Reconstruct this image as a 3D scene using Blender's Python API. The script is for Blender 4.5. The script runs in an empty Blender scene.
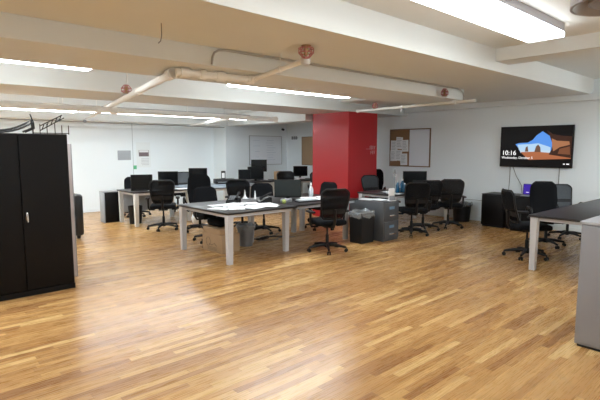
import bpy, bmesh, math, random
from mathutils import Vector, Matrix
random.seed(7)
R = math.radians
scn = bpy.context.scene
col = scn.collection

# ---------------------------------------------------------------- materials
MATS = {}
def mat(name, rgb, rough=.5, metal=0., spec=.5, noise=0., nscale=8., bump=0., emit=None, estr=0., coat=0., alpha=1., trans=0.):
    m = bpy.data.materials.new(name); m.use_nodes = True
    nt = m.node_tree; b = nt.nodes['Principled BSDF']
    b.inputs['Base Color'].default_value = (*rgb, 1)
    b.inputs['Roughness'].default_value = rough
    b.inputs['Metallic'].default_value = metal
    b.inputs['Specular IOR Level'].default_value = spec
    b.inputs['Coat Weight'].default_value = coat
    b.inputs['Alpha'].default_value = alpha
    b.inputs['Transmission Weight'].default_value = trans
    if emit:
        b.inputs['Emission Color'].default_value = (*emit, 1); b.inputs['Emission Strength'].default_value = estr
    if noise or bump:
        tc = nt.nodes.new('ShaderNodeTexCoord'); n = nt.nodes.new('ShaderNodeTexNoise')
        n.inputs['Scale'].default_value = nscale; n.inputs['Detail'].default_value = 5
        nt.links.new(tc.outputs['Object'], n.inputs['Vector'])
        if noise:
            mx = nt.nodes.new('ShaderNodeMix'); mx.data_type = 'RGBA'
            mx.inputs[6].default_value = (*[c*(1-noise) for c in rgb], 1)
            mx.inputs[7].default_value = (*[min(1, c*(1+noise)) for c in rgb], 1)
            nt.links.new(n.outputs['Fac'], mx.inputs[0]); nt.links.new(mx.outputs[2], b.inputs['Base Color'])
        if bump:
            bp = nt.nodes.new('ShaderNodeBump'); bp.inputs['Strength'].default_value = bump; bp.inputs['Distance'].default_value = .01
            nt.links.new(n.outputs['Fac'], bp.inputs['Height']); nt.links.new(bp.outputs['Normal'], b.inputs['Normal'])
    MATS[name] = m
    return m

def floor_mat():
    m = bpy.data.materials.new('oak_strip_floor'); m.use_nodes = True
    nt = m.node_tree; N = nt.nodes; L = nt.links; b = N['Principled BSDF']
    tc = N.new('ShaderNodeTexCoord'); sp = N.new('ShaderNodeSeparateXYZ'); L.new(tc.outputs['Object'], sp.inputs[0])
    def mth(op, a, v=None, c=None):
        n = N.new('ShaderNodeMath'); n.operation = op
        for i, q in enumerate((a, v, c)):
            if q is None: continue
            if isinstance(q, (int, float)): n.inputs[i].default_value = q
            else: L.new(q, n.inputs[i])
        return n.outputs[0]
    W = .058
    ry = mth('DIVIDE', sp.outputs['Y'], W); row = mth('FLOOR', ry); fy = mth('FRACT', ry)
    wn = N.new('ShaderNodeTexWhiteNoise'); wn.noise_dimensions = '1D'; L.new(row, wn.inputs['W'])
    ln = mth('MULTIPLY_ADD', wn.outputs['Value'], .5, .55)
    off = mth('MULTIPLY', wn.outputs['Value'], 37.3)
    rx = mth('ADD', mth('DIVIDE', sp.outputs['X'], ln), off); pl = mth('FLOOR', rx); fx = mth('FRACT', rx)
    cb = N.new('ShaderNodeCombineXYZ'); L.new(pl, cb.inputs[0]); L.new(row, cb.inputs[1])
    w2 = N.new('ShaderNodeTexWhiteNoise'); w2.noise_dimensions = '2D'; L.new(cb.outputs[0], w2.inputs['Vector'])
    cr = N.new('ShaderNodeValToRGB'); L.new(w2.outputs['Value'], cr.inputs[0])
    e = cr.color_ramp.elements
    cols = FLOORCOL
    e[0].position = 0; e[0].color = (*cols[0], 1); e[1].position = 1; e[1].color = (*cols[-1], 1)
    for i, c in enumerate(cols[1:-1]):
        q = e.new([.15, .5, .82][i]); q.color = (*c, 1)
    # grain stretched along the boards
    mp = N.new('ShaderNodeMapping'); mp.inputs['Scale'].default_value = (3, 60, 1); L.new(tc.outputs['Object'], mp.inputs[0])
    g = N.new('ShaderNodeTexNoise'); g.inputs['Scale'].default_value = 1.6; g.inputs['Detail'].default_value = 6; g.inputs['Distortion'].default_value = .15
    L.new(mp.outputs[0], g.inputs['Vector'])
    gv = mth('MULTIPLY_ADD', g.outputs['Fac'], .16, .90)
    big = N.new('ShaderNodeTexNoise'); big.inputs['Scale'].default_value = .6; L.new(tc.outputs['Object'], big.inputs['Vector'])
    bv = mth('MULTIPLY_ADD', big.outputs['Fac'], .3, .85)
    seam = mth('MULTIPLY', mth('GREATER_THAN', fy, .03), mth('GREATER_THAN', fx, .004))
    sv = mth('MULTIPLY_ADD', seam, .32, .68)
    tot = mth('MULTIPLY', mth('MULTIPLY', gv, bv), sv)
    vm = N.new('ShaderNodeVectorMath'); vm.operation = 'SCALE'; L.new(cr.outputs[0], vm.inputs[0]); L.new(tot, vm.inputs['Scale'])
    L.new(vm.outputs[0], b.inputs['Base Color'])
    rr = mth('MULTIPLY_ADD', g.outputs['Fac'], .16, .20)
    L.new(rr, b.inputs['Roughness']); b.inputs['Specular IOR Level'].default_value = .5
    bp = N.new('ShaderNodeBump'); bp.inputs['Strength'].default_value = .12; bp.inputs['Distance'].default_value = .002
    L.new(mth('ADD', seam, mth('MULTIPLY', g.outputs['Fac'], .05)), bp.inputs['Height']); L.new(bp.outputs[0], b.inputs['Normal'])
    return m
FLOORCOL = [(.33,.155,.054), (.425,.222,.078), (.49,.268,.096), (.56,.325,.123), (.70,.465,.20)]
FLOOR = floor_mat()

WALL = mat('white_wall_paint', (.83,.895,.925), .55, noise=.015, nscale=1.2, bump=.04)
CEIL = mat('cream_ceiling_paint', (.72,.735,.715), .6, noise=.03, nscale=2, bump=.08)
PIPE = mat('cream_pipe_paint', (.86,.85,.81), .4)
RED = mat('red_pillar_paint', (.42,.010,.014), .42, noise=.06, nscale=1.5)
BLACK = mat('black_enamel', (.0035,.003,.0035), .5, bump=.03, nscale=60, spec=.2)
BPLA = mat('black_plastic', (.008,.008,.009), .45, spec=.3)
BFAB = mat('black_fabric', (.006,.0065,.008), .9, spec=.15, noise=.3, nscale=90, bump=.3)
MESHM = mat('black_mesh_fabric', (.006,.006,.007), .85, spec=.15, alpha=.84)
GMESH = mat('lit_grey_mesh_fabric', (.055,.065,.075), .7, alpha=.85, noise=.3, nscale=30)  # grey tone includes the light shining through the mesh
LEATHER = mat('black_leather', (.012,.012,.012), .35, bump=.15, nscale=50)
GRYTOP = mat('grey_green_cushion', (.16,.20,.19), .7, noise=.1, nscale=30)
DESKTOP = mat('espresso_laminate', (.022,.019,.020), .38, noise=.25, nscale=6, spec=.4)
MIDTOP = mat('grey_laminate', (.16,.19,.22), .35)
DLEG = mat('cream_metal_leg', (.56,.56,.58), .4)
WMET = mat('white_metal', (.72,.72,.70), .35)
SCREEN = mat('monitor_screen', (.005,.006,.007), .2, spec=.25)
GSCREEN = mat('matte_monitor_screen', (.020,.026,.026), .5, spec=.3)
CHROME = mat('chrome', (.75,.75,.75), .18, metal=1)
GRAPH = mat('graphite_enamel', (.065,.07,.078), .4, noise=.05, nscale=30)
LBLUE = mat('blue_label', (.12,.22,.33), .4)
BAG = mat('clear_bin_liner', (.55,.60,.64), .2, alpha=.34, bump=1., nscale=18)
GBAG = mat('grey_bin_liner', (.32,.34,.36), .3, alpha=.8, bump=.6, nscale=25)
WIRE = mat('steel_wire_mesh', (.34,.35,.37), .35, metal=.6, alpha=.75)
CARD = mat('cardboard', (.42,.28,.16), .8, noise=.08, nscale=12)
INK = mat('dark_ink', (.04,.035,.03), .7)
PAPER = mat('white_paper', (.82,.84,.86), .7)
PAPERINK = mat('printed_lines', (.35,.37,.4), .8)
CORK = mat('cork', (.27,.155,.08), .9, noise=.3, nscale=120, bump=.2)
CORK2 = mat('tan_cork', (.40,.28,.17), .9, noise=.2, nscale=120)
OAKF = mat('brown_wood_frame', (.20,.12,.07), .5)
WB = mat('whiteboard', (.82,.87,.93), .2)
ALU = mat('aluminium', (.5,.52,.54), .35, metal=.8)
GREYW = mat('grey_plastic', (.26,.28,.30), .5)
LGREY = mat('light_grey_enamel', (.26,.26,.28), .35)
LAMP = mat('lamp_diffuser', (1,1,1), .5, emit=(.89,.96,1.0), estr=9)
LAMPR = mat('bright_lamp_diffuser', (1,1,1), .5, emit=(.89,.96,1.0), estr=30)
LAMPB = mat('added_rear_lamp_diffuser', (1,1,1), .5, emit=(.89,.96,1.0), estr=14)  # for the fixtures added behind the camera
LBODY = mat('lamp_housing', (.45,.44,.47), .5)
RSPR = mat('red_sprinkler_cage', (.48,.17,.17), .45)
BRASS = mat('brass', (.4,.28,.12), .3, metal=1)
WPLAS = mat('white_plastic', (.75,.75,.76), .4)
CLEAR = mat('frosted_plastic', (.65,.70,.74), .2, alpha=.75)
BLUEB = mat('blue_water_bottle', (.015,.10,.20), .15, alpha=.9)
YGRN = mat('yellow_green_felt', (.36,.42,.10), .8)
GREENST = mat('green_sticker', (.12,.50,.25), .6)
PHOTO = mat('dark_photograph', (.16,.12,.13), .5, noise=.5, nscale=30)
BEIGE = mat('beige_card', (.62,.52,.42), .7)
CABLE = mat('black_cable', (.01,.01,.011), .5)
GCABLE = mat('grey_cable', (.18,.18,.18), .5)
DUCTM = mat('duct_brown_grey', (.28,.24,.22), .45, metal=.3)
GREYSH = mat('grey_satin_panel', (.36,.39,.42), .45)
# TV picture pigments (a lit screen)
def lit(n, c, s=.9): return mat(n, (0,0,0), .35, spec=.15, emit=c, estr=s)
T_BLK = lit('screen_black', (.004,.003,.003)); T_SKY = lit('screen_sky', (.10,.30,.80)); T_CLOUD = lit('screen_cloud', (.45,.65,.85))
T_SEA = lit('screen_sea', (.55,.68,.80)); T_SAND = lit('screen_sand', (.42,.14,.06)); T_ROCK = lit('screen_rock', (.20,.075,.035))
T_DROCK = lit('screen_dark_rock', (.05,.02,.012)); T_STK = lit('screen_stack', (.16,.08,.05)); T_TXT = lit('screen_text', (.9,.9,.9), 1.2)
T_ORK = lit('screen_orange_rock', (.40,.17,.08))
T_PUR = lit('screen_purple', (.045,.02,.30), 1.0)

# ---------------------------------------------------------------- mesh building
class MB:
    def __init__(s): s.bm = bmesh.new()
    def box(s, x0, x1, y0, y1, z0, z1, bev=0., seg=2):
        b = bmesh.new()
        bmesh.ops.create_cube(b, size=1)
        for v in b.verts:
            v.co = Vector(((x0+x1)/2+v.co.x*(x1-x0), (y0+y1)/2+v.co.y*(y1-y0), (z0+z1)/2+v.co.z*(z1-z0)))
        if bev: bmesh.ops.bevel(b, geom=b.edges[:], offset=bev, segments=seg, profile=.5, affect='EDGES')
        s._merge(b); return s
    def _merge(s, b, M=None):
        if M: b.transform(M)
        me = bpy.data.meshes.new('t'); b.to_mesh(me); b.free(); s.bm.from_mesh(me); bpy.data.meshes.remove(me)
    def frustum(s, c0, h0, c1, h1):      # four-sided tapered bar between two centres, half sizes (x,y)
        vs = []
        for c, h in ((c0, h0), (c1, h1)):
            for sx, sy in ((-1,-1), (1,-1), (1,1), (-1,1)): vs.append(s.bm.verts.new((c[0]+sx*h[0], c[1]+sy*h[1], c[2])))
        f = s.bm.faces.new
        f(vs[3::-1]); f(vs[4:])
        for i in range(4): f((vs[i], vs[(i+1)%4], vs[4+(i+1)%4], vs[4+i]))
        return s
    def tube(s, pts, r, n=8, caps=True):
        pts = [Vector(p) for p in pts]; rr = r if isinstance(r, (list, tuple)) else [r]*len(pts)
        rings = []; prev = None
        for i, p in enumerate(pts):
            d = (pts[min(i+1, len(pts)-1)]-pts[max(i-1, 0)]).normalized()
            if prev is None:
                a = d.orthogonal().normalized()
            else:
                a = (prev-d*prev.dot(d)); a = a.normalized() if a.length > 1e-5 else d.orthogonal().normalized()
            prev = a; b = d.cross(a)
            rings.append([s.bm.verts.new(p+rr[i]*(a*math.cos(2*math.pi*k/n)+b*math.sin(2*math.pi*k/n))) for k in range(n)])
        for q, w in zip(rings, rings[1:]):
            for k in range(n): s.bm.faces.new((q[k], q[(k+1)%n], w[(k+1)%n], w[k]))
        if caps and n > 2: s.bm.faces.new(rings[0][::-1]); s.bm.faces.new(rings[-1])
        return s
    def lathe(s, prof, n=20, c=(0,0,0), caps=True):   # prof: (r, z) list, about z
        rings = [[s.bm.verts.new((c[0]+r*math.cos(2*math.pi*k/n), c[1]+r*math.sin(2*math.pi*k/n), c[2]+z)) for k in range(n)] for r, z in prof]
        for q, w in zip(rings, rings[1:]):
            for k in range(n): s.bm.faces.new((q[k], q[(k+1)%n], w[(k+1)%n], w[k]))
        if caps: s.bm.faces.new(rings[0][::-1]); s.bm.faces.new(rings[-1])
        return s
    def sheet(s, fn, nu, nv, th):        # curved panel with thickness, fn(u,v)->point; offset along fn normal approx y
        def grid(o): return [[s.bm.verts.new(Vector(fn(-1+2*i/nu, j/nv))+Vector((0, o, 0))) for i in range(nu+1)] for j in range(nv+1)]
        A, B = grid(0), grid(th)
        for j in range(nv):
            for i in range(nu):
                s.bm.faces.new((A[j][i], A[j][i+1], A[j+1][i+1], A[j+1][i])); s.bm.faces.new((B[j][i], B[j+1][i], B[j+1][i+1], B[j][i+1]))
        for j in range(nv):
            s.bm.faces.new((A[j][0], A[j+1][0], B[j+1][0], B[j][0])); s.bm.faces.new((A[j][nu], B[j][nu], B[j+1][nu], A[j+1][nu]))
        for i in range(nu):
            s.bm.faces.new((A[0][i], B[0][i], B[0][i+1], A[0][i+1])); s.bm.faces.new((A[nv][i], A[nv][i+1], B[nv][i+1], B[nv][i]))
        return s
    def prism(s, pts, y0, y1):           # polygon in local x,z extruded along y
        a = [s.bm.verts.new((x, y0, z)) for x, z in pts]; b = [s.bm.verts.new((x, y1, z)) for x, z in pts]
        s.bm.faces.new(a); s.bm.faces.new(b[::-1])
        for i in range(len(pts)):
            j = (i+1) % len(pts); s.bm.faces.new((a[i], b[i], b[j], a[j]))
        return s
    def build(s, name, m, parent=None, smooth=True, loc=None, rz=0):
        bmesh.ops.recalc_face_normals(s.bm, faces=s.bm.faces[:])
        me = bpy.data.meshes.new(name); s.bm.to_mesh(me); s.bm.free()
        me.materials.append(m)
        if smooth:
            for p in me.polygons: p.use_smooth = True
            me.set_sharp_from_angle(angle=R(40))
        o = bpy.data.objects.new(name, me); col.objects.link(o)
        if parent: o.parent = parent
        if loc: o.location = loc
        o.rotation_euler.z = rz
        return o

def tag(o, label, cat, group=None, kind=None):
    o['label'] = label; o['category'] = cat
    if group: o['group'] = group
    if kind: o['kind'] = kind
    return o
def thing(name, label, cat, loc=(0,0,0), rz=0, group=None):
    o = bpy.data.objects.new(name, None); o.empty_display_size = .1; col.objects.link(o)
    o.location = loc; o.rotation_euler.z = R(rz)
    return tag(o, label, cat, group)
def struct(name, mb, m, smooth=False):
    o = mb.build(name, m, None, smooth); o['kind'] = 'structure'; return o
KIDS = {}
def kids(o): return [c for c in bpy.data.objects if c.parent == o]
def dup(root, loc, rz, label, group=None):
    r = root.copy(); col.objects.link(r); r.location = loc; r.rotation_euler = (0, 0, R(rz)); r['label'] = label
    if group: r['group'] = group
    def rec(src, dst):
        for ch in kids(src):
            c = ch.copy(); col.objects.link(c); c.parent = dst; rec(ch, c)
    rec(root, r)
    return r
def text_mesh(name, s, size, m, parent, loc, rot=(R(90),0,0), ext=.001, align='LEFT'):
    cu = bpy.data.curves.new(name, 'FONT'); cu.body = s; cu.size = size; cu.extrude = ext; cu.align_x = align
    t = bpy.data.objects.new(name, cu); col.objects.link(t)
    dg = bpy.context.evaluated_depsgraph_get(); me = bpy.data.meshes.new_from_object(t.evaluated_get(dg))
    bpy.data.objects.remove(t); me.materials.clear(); me.materials.append(m)
    o = bpy.data.objects.new(name, me); col.objects.link(o); o.parent = parent; o.location = loc; o.rotation_euler = rot
    return o

# ---------------------------------------------------------------- room shell
XR, YB, XL, YF, ZC = 9.87, 12.3, -4.5, -3.5, 2.88
struct('floor', MB().box(XL, XR, YF, YB, -.1, 0), FLOOR)
struct('ceiling', MB().box(XL, XR, YF, YB, ZC, ZC+.1), CEIL)
struct('wall_right', MB().box(XR, XR+.1, YF, YB, 0, ZC), WALL)
struct('wall_left', MB().box(XL-.1, XL, YF, YB, 0, ZC), WALL)
struct('wall_front', MB().box(XL, XR, YF-.1, YF, 0, ZC), WALL)
struct('wall_back', MB().box(XL, XR, YB, YB+.1, 0, ZC), WALL)
struct('wall_back_step', MB().box(7.55, XR, 11.6, YB, 0, 2.6), WALL)
struct('baseboard_right', MB().box(XR-.015, XR, YF, 11.6, 0, .09, .004), WALL)
struct('baseboard_back', MB().box(XL, 7.55, YB-.015, YB, 0, .09, .004), WALL)
# ceiling structure
struct('ceiling_beam_near', MB().box(XL, XR, 2.88, 4.1, 2.60, ZC), CEIL)
struct('ceiling_beam_dropped', MB().box(XL, 7.42, 4.1, 5.1, 2.42, ZC), CEIL)
struct('ceiling_beam_middle', MB().box(XL, XR, 6.95, 8.2, 2.42, ZC), CEIL)
struct('ceiling_beam_far', MB().box(XL, 7.55, 11.5, YB, 2.27, ZC), CEIL)
struct('ceiling_girder_right', MB().box(7.42, XR, 4.1, 11.6, 2.60, ZC), CEIL)
struct('ceiling_girder_near', MB().box(5.98, 6.35, YF, 2.88, 2.72, ZC), CEIL)
struct('ceiling_beam_front', MB().box(XL, 5.98, -1.4, -.2, 2.60, ZC), CEIL)
struct('ceiling_soffit_back', MB().box(7.56, 8.1, 8.2, 11.6, 2.27, 2.6), CEIL)
struct('trim_1', MB().box(XR-.13, XR, YF, 11.6, 2.49, 2.62, .008), WALL)     # boxed strip where wall meets ceiling
struct('trim_2', MB().box(5.045, 5.055, YB-.004, YB, .09, 2.27), GREYSH)      # panel seam on back wall
struct('trim_3', MB().box(7.53, 7.56, 11.59, 11.62, .0, 2.27), WALL)
struct('pillar', MB().box(7.7, 8.7, 6.96, 8.1, 0, 2.42, .004), RED)
struct('pillar_trim', MB().box(7.692, 7.708, 6.952, 6.968, 0, 2.42), RED)

# ---------------------------------------------------------------- light fixtures
def fixture(loc, L, W, H, label, rods=0., group='ceiling light fixtures', lm=None, dz=.055):
    t = thing('ceiling_light', label, 'light', loc, 0, group)
    MB().box(0, L, -W/2, W/2, 0, H, .006).build('housing', LBODY, t)
    MB().box(.004, L+.006, -W/2-.004, W/2+.004, -dz, 0, .01).build('diffuser', lm or LAMP, t)
    if rods:
        for x_ in (.3, L-.3): MB().tube([(x_,0,H), (x_,0,H+rods)], .006).build('hanger_rod', PIPE, t)
    return t
fixture((1.75,2.03,2.80), 3.57, .36, .08, 'wide bright fluorescent fixture at top right of the photo')
fixture((-1.7,5.75,2.558), 3.60, .24, .08, 'thin fluorescent strip seen above the black storage cabinet', .242, dz=.042, lm=LAMPR)
fixture((3.85,5.75,2.552), 2.45, .24, .08, 'thin fluorescent strip just left of the red pillar', .248, dz=.042, lm=LAMPR)
fixture((-1.7,9.75,2.352), 4.6, .22, .08, 'farthest light strip above the hung pipe at left', .448, dz=.04, lm=LAMPR)
fixture((3.0,9.75,2.37), 4.0, .22, .08, 'farthest light strip above the rear desks', .43, dz=.04, lm=LAMPR)
fixture((-3.2,2.13,2.80), 3.8, .38, .08, 'added fluorescent fixture overhead outside the view')  # unseen fixture added to lift the room's brightness
fixture((-2.6,-2.3,2.80), 3.8, .38, .08, 'added fluorescent fixture behind the camera at left', lm=LAMPB)  # added behind the camera for more light, never in view
fixture((1.5,-2.3,2.80), 3.6, .38, .08, 'added fluorescent fixture behind the camera at right', lm=LAMPB)  # second unseen fixture added at the rear for brightness

fixture((6.7,.25,2.72), 2.8, .38, .08, 'added fluorescent fixture outside the view beyond the right table', .08, lm=LAMPR)  # added out of view to brighten the right wall
# ---------------------------------------------------------------- pipes and sprinklers
def pipe(label, pts, r, mb2=None, name='ceiling_pipe', m=PIPE, fit=(), group=None):
    b = MB().tube(pts, r, 12)
    o = b.build(name, m); tag(o, label, 'pipe', group)
    for p0, p1, rr in fit: MB().tube([p0, p1], rr, 12).build('coupling', m, o)
    return o
def lerp(a, b, t): return tuple(a[i]+(b[i]-a[i])*t for i in range(3))
A, B_ = (2.26,4.42,2.36), (3.36,9.75,2.36)
o = pipe('thick cream pipe running back from the coupled elbow to the rear', [A, lerp(A,B_,.5), B_], .042,
     fit=[(lerp(A,B_,.0), lerp(A,B_,.03), .056), (lerp(A,B_,.3), lerp(A,B_,.33), .054), (lerp(A,B_,.8), lerp(A,B_,.83), .054)])
MB().tube([(3.36,9.75,2.36), (3.5,10.4,2.33), (3.6,11.4,2.3)], .022, 10).build('end_pipe', PIPE, o)
MB().tube([lerp(A,B_,.45), (lerp(A,B_,.45)[0], lerp(A,B_,.45)[1], 2.86)], .009, 6).build('hanger_rod', PIPE, o)
o = pipe('cream coupled pipe hugging the underside of the dropped beam', [(2.26,4.36,2.365), (3.16,4.29,2.365)], .036,
     fit=[((2.30,4.357,2.365),(2.40,4.35,2.365),.052), ((2.52,4.34,2.365),(2.58,4.335,2.365),.05), ((2.70,4.326,2.365),(2.80,4.318,2.365),.052), ((3.08,4.296,2.365),(3.16,4.29,2.365),.05)])
C0, C1 = (3.13,4.26,2.365), (3.28,3.60,2.49)
o = pipe('short cream branch pipe ending in white elbow under red sprinkler cage', [C0, C1, (3.29,3.57,2.51), (3.27,3.53,2.56)], [.026,.026,.03,.03],
     fit=[(lerp(C0,C1,.0), lerp(C0,C1,.07), .036), (lerp(C0,C1,.55), lerp(C0,C1,.59), .034)])
MB().tube([lerp(C0,C1,.57), (lerp(C0,C1,.57)[0], lerp(C0,C1,.57)[1], 2.60)], .005, 6).build('hanger_rod', WMET, o)
MB().lathe([(.034,-.05),(.05,-.03),(.05,.025),(.034,.05)], 14, (3.29,3.565,2.50)).build('elbow', WPLAS, o)
o = pipe('long cream pipe hung on rods along the rear beam', [(-3.4,8.45,2.28), (6.85,8.45,2.28)], .05,
     fit=[((6.79,8.45,2.28),(6.88,8.45,2.28),.065), ((3.1,8.45,2.28),(3.2,8.45,2.28),.07), ((2.85,8.45,2.28),(2.93,8.45,2.28),.07), ((1.2,8.45,2.28),(1.28,8.45,2.28),.062)])
MB().box(-3.4, 2.9, 8.40, 8.50, 2.24, 2.34, .04, 3).build('insulation', PIPE, o)
for x in (.3, 2.32, 4.6, 6.6): MB().tube([(x,8.45,2.3),(x,8.45,2.88)], .008, 6).build('hanger_rod', PIPE, o)
pipe('slim cream pipe crossing toward the back wall step', [(5.55,8.45,2.24), (6.0,10.1,2.24), (6.3,11.4,2.24)], .03)
o = pipe('slim cream pipe running past the top of the red pillar', [(7.16,3.75,2.375), (7.34,6.4,2.37)], .022,
     fit=[((7.18,4.1,2.375),(7.185,4.16,2.375),.032), ((7.25,5.2,2.373),(7.254,5.26,2.373),.032), ((7.336,6.35,2.37),(7.34,6.4,2.37),.032)])
MB().tube([(7.254,5.23,2.38),(7.254,5.23,2.88)], .005, 6).build('hanger_rod', PIPE, o)
MB().tube([(7.25,5.23,2.37),(7.22,5.23,2.28)], .012, 6).build('drain_stub', WPLAS, o)

def sprinkler(loc, r, label, up=False, g='red caged sprinklers'):
    t = thing('sprinkler', label, 'sprinkler', loc, 0, g)
    MB().lathe([(.012,-.10),(.02,-.09),(.02,-.02),(.035,-.01),(.035,0)], 12).build('sprinkler_head', BRASS, t)
    c = MB()
    for k in range(8):
        a = k*math.pi/4
        c.tube([(.35*r*math.cos(a),.35*r*math.sin(a),0), (r*math.cos(a), r*math.sin(a), -.03), (r*math.cos(a), r*math.sin(a), -.07), (.45*r*math.cos(a), .45*r*math.sin(a), -.115)], .0045, 6)
    for rr, z in ((r,-.03), (r,-.07), (.45*r,-.115)):
        c.tube([(rr*math.cos(a), rr*math.sin(a), z) for a in [i*math.pi/10 for i in range(21)]], .0055, 6)
    c.build('guard_cage', RSPR, t)
    MB().lathe([(.045,-.006),(.05,0)], 16).build('escutcheon', BRASS, t)
    if up:
        for ch in kids(t): ch.scale.z = -1
    return t
sprinkler((3.16,3.42,2.60), .072, 'red caged sprinkler on the ceiling beam above the white elbow')
sprinkler((2.66,6.62,2.38), .07, 'red caged sprinkler on the thick pipe at left', True)
sprinkler((6.65,4.0,2.42), .055, 'red caged sprinkler under right end of dropped beam', True)
sprinkler((7.32,5.92,2.385), .055, 'small red caged sprinkler beside top of the red pillar', True)
def conduit(label, pts, r, m=CEIL, cat='conduit', name='conduit'):
    # smooth corners
    return tag(MB().tube(pts, r, 8).build(name, m), label, cat)
GCON = mat('weathered_conduit', (.42,.40,.37), .5)
conduit('thin weathered conduit arching along the face of the dropped beam', [(2.50,4.075,2.43),(2.51,4.075,2.50),(2.53,4.075,2.545),(2.58,4.075,2.575),(2.66,4.07,2.585),(3.2,4.06,2.585),(5.5,4.06,2.585),(7.1,4.06,2.585),(7.24,4.06,2.57),(7.32,4.06,2.53),(7.34,4.06,2.48),(7.34,4.06,2.39)], .012, GCON)
conduit('thin wire hook hanging from ceiling beam at upper left', [(1.75,3.6,2.6),(1.75,3.6,2.5),(1.74,3.6,2.46),(1.72,3.6,2.44)], .004, GCABLE, 'wire', 'ceiling_wire')
conduit('thin dark wire strung below the far beam at left', [(-1.0,11.3,2.235),(1,11.3,2.22),(3,11.3,2.22),(5.2,11.3,2.215),(7.3,11.3,2.2)], .008, GCABLE, 'wire', 'ceiling_wire')
for (x,y), l in (((3.55,11.3),'left metal clamp on wire below the far beam'), ((3.0,11.3),'second metal clamp on wire below the far beam')):
    tag(MB().box(x-.03,x+.03,y-.02,y+.02,2.2,2.27,.008).build('wire_clamp', GREYW), l, 'clamp', 'wire clamps')
# round duct ring at top right
t = thing('air_diffuser', 'round brown grey ceiling duct cut off at the top right corner', 'air vent', (4.37,1.11,2.72))
MB().lathe([(.24,.14),(.34,.0),(.36,0),(.36,.14)], 40, caps=False).build('outer_ring', DUCTM, t)
MB().lathe([(.16,.14),(.22,.02),(.235,.02),(.235,.14)], 40, caps=False).build('inner_ring', DUCTM, t)
MB().lathe([(0.001,.10),(.12,.03),(.13,.14)], 40, caps=False).build('cone', DUCTM, t)

# ---------------------------------------------------------------- chairs
def base_parts(t):
    b = MB().lathe([(.035,.06),(.045,.07),(.045,.125),(.03,.135)], 16)
    for k in range(5):
        a = R(90+72*k+18); c, s = math.cos(a), math.sin(a)
        b.tube([(.02*c,.02*s,.105), (.15*c,.15*s,.10), (.30*c,.30*s,.075)], [.030,.024,.017], 8)
    ob = b.build('base', BPLA, t)
    for k in range(5):
        a = R(90+72*k+18); c, s = math.cos(a), math.sin(a)
        w = MB()
        for o in (-.018, .018):
            p = Vector((.305*c, .305*s, .028)); q = Vector((-s, c, 0))
            w.tube([p+q*(o-.009), p+q*(o+.009)], .027, 12)
        w.tube([(.305*c,.305*s,.03), (.305*c,.305*s,.08)], .008, 6)
        w.build('caster', BPLA, ob)
    MB().lathe([(.026,.12),(.026,.26),(.016,.26),(.016,.40)], 12).build('gas_lift', BPLA, t)
    MB().box(-.09,.09,-.10,.10,.385,.425,.012).build('tilt_mechanism', BPLA, t)
def wprof(v, W0, W1, W2):
    w = W0+(W1-W0)*min(1, v/.45) if v < .45 else W1+(W2-W1)*(v-.45)/.55
    if v > .80: w *= math.sqrt(max(0., 1-((v-.80)/.225)**2*.75))
    if v < .12: w *= math.sqrt(max(0., 1-((.12-v)/.16)**2*.6))
    return w
def back_fn(z0, z1, y0, lean, W, bow):
    def fn(u, v):
        w = wprof(v, *W); return (w*u, y0-lean*v-bow*math.sin(math.pi*min(1,v*1.1))*.6+bow*u*u, z0+(z1-z0)*v)
    return fn
def armrests(t, high=.64, style='T'):
    for s in (-1, 1):
        b = MB()
        b.tube([(s*.16,0,.40), (s*.265,0,.405), (s*.285,0,.45), (s*.285,-.01,high-.02)], [.016,.018,.018,.02], 8)
        o = b.build('armrest', BPLA, t)
        MB().box(s*.285-.04, s*.285+.04, -.13, .12, high-.02, high+.012, .012).build('arm_pad', BPLA, o)
def loop_arms(t, m=BPLA):
    for s in (-1, 1):
        MB().tube([(s*.2,.13,.41),(s*.28,.15,.46),(s*.295,.16,.60),(s*.295,.12,.655),(s*.295,-.10,.66),(s*.285,-.20,.60),(s*.25,-.24,.52)], .017, 8).build('armrest', m, t)
def seat(t, m=BFAB, w=.245, d=.24, z=.43, h=.08):
    MB().box(-w, w, -d+.02, d+.02, z, z+h, .035, 4).build('seat', m, t)
def mesh_chair(label, group, top=1.0, meshm=None, arms='T'):
    t = thing('office_chair', label, 'chair', (0,0,0), 0, group)
    base_parts(t); seat(t)
    W = (.175,.215,.238)
    fn = back_fn(.54, top, -.225, .135, W, .035)
    bk = MB().sheet(fn, 10, 14, .006).build('mesh_back', meshm or MESHM, t)
    path = [fn(-1, i/14) for i in range(15)]+[fn(-1+2*i/8, 1) for i in range(1, 8)]+[fn(1, 1-i/14) for i in range(15)]+[fn(1-2*i/8, 0) for i in range(1, 9)]
    MB().tube(path, .014, 8).build('back_frame', BPLA, t)
    f2 = lambda u, v: (.185*u, -.275+.03*u*u-.02*v, .62+.10*v)
    MB().sheet(f2, 8, 4, .012).build('lumbar_support', BPLA, t)
    MB().tube([(0,-.02,.40),(0,-.24,.42),(0,-.285,.50),(0,-.305,.70)], [.026,.026,.024,.016], 8).build('back_support', BPLA, t)
    armrests(t) if arms == 'T' else loop_arms(t)
    return t
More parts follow.
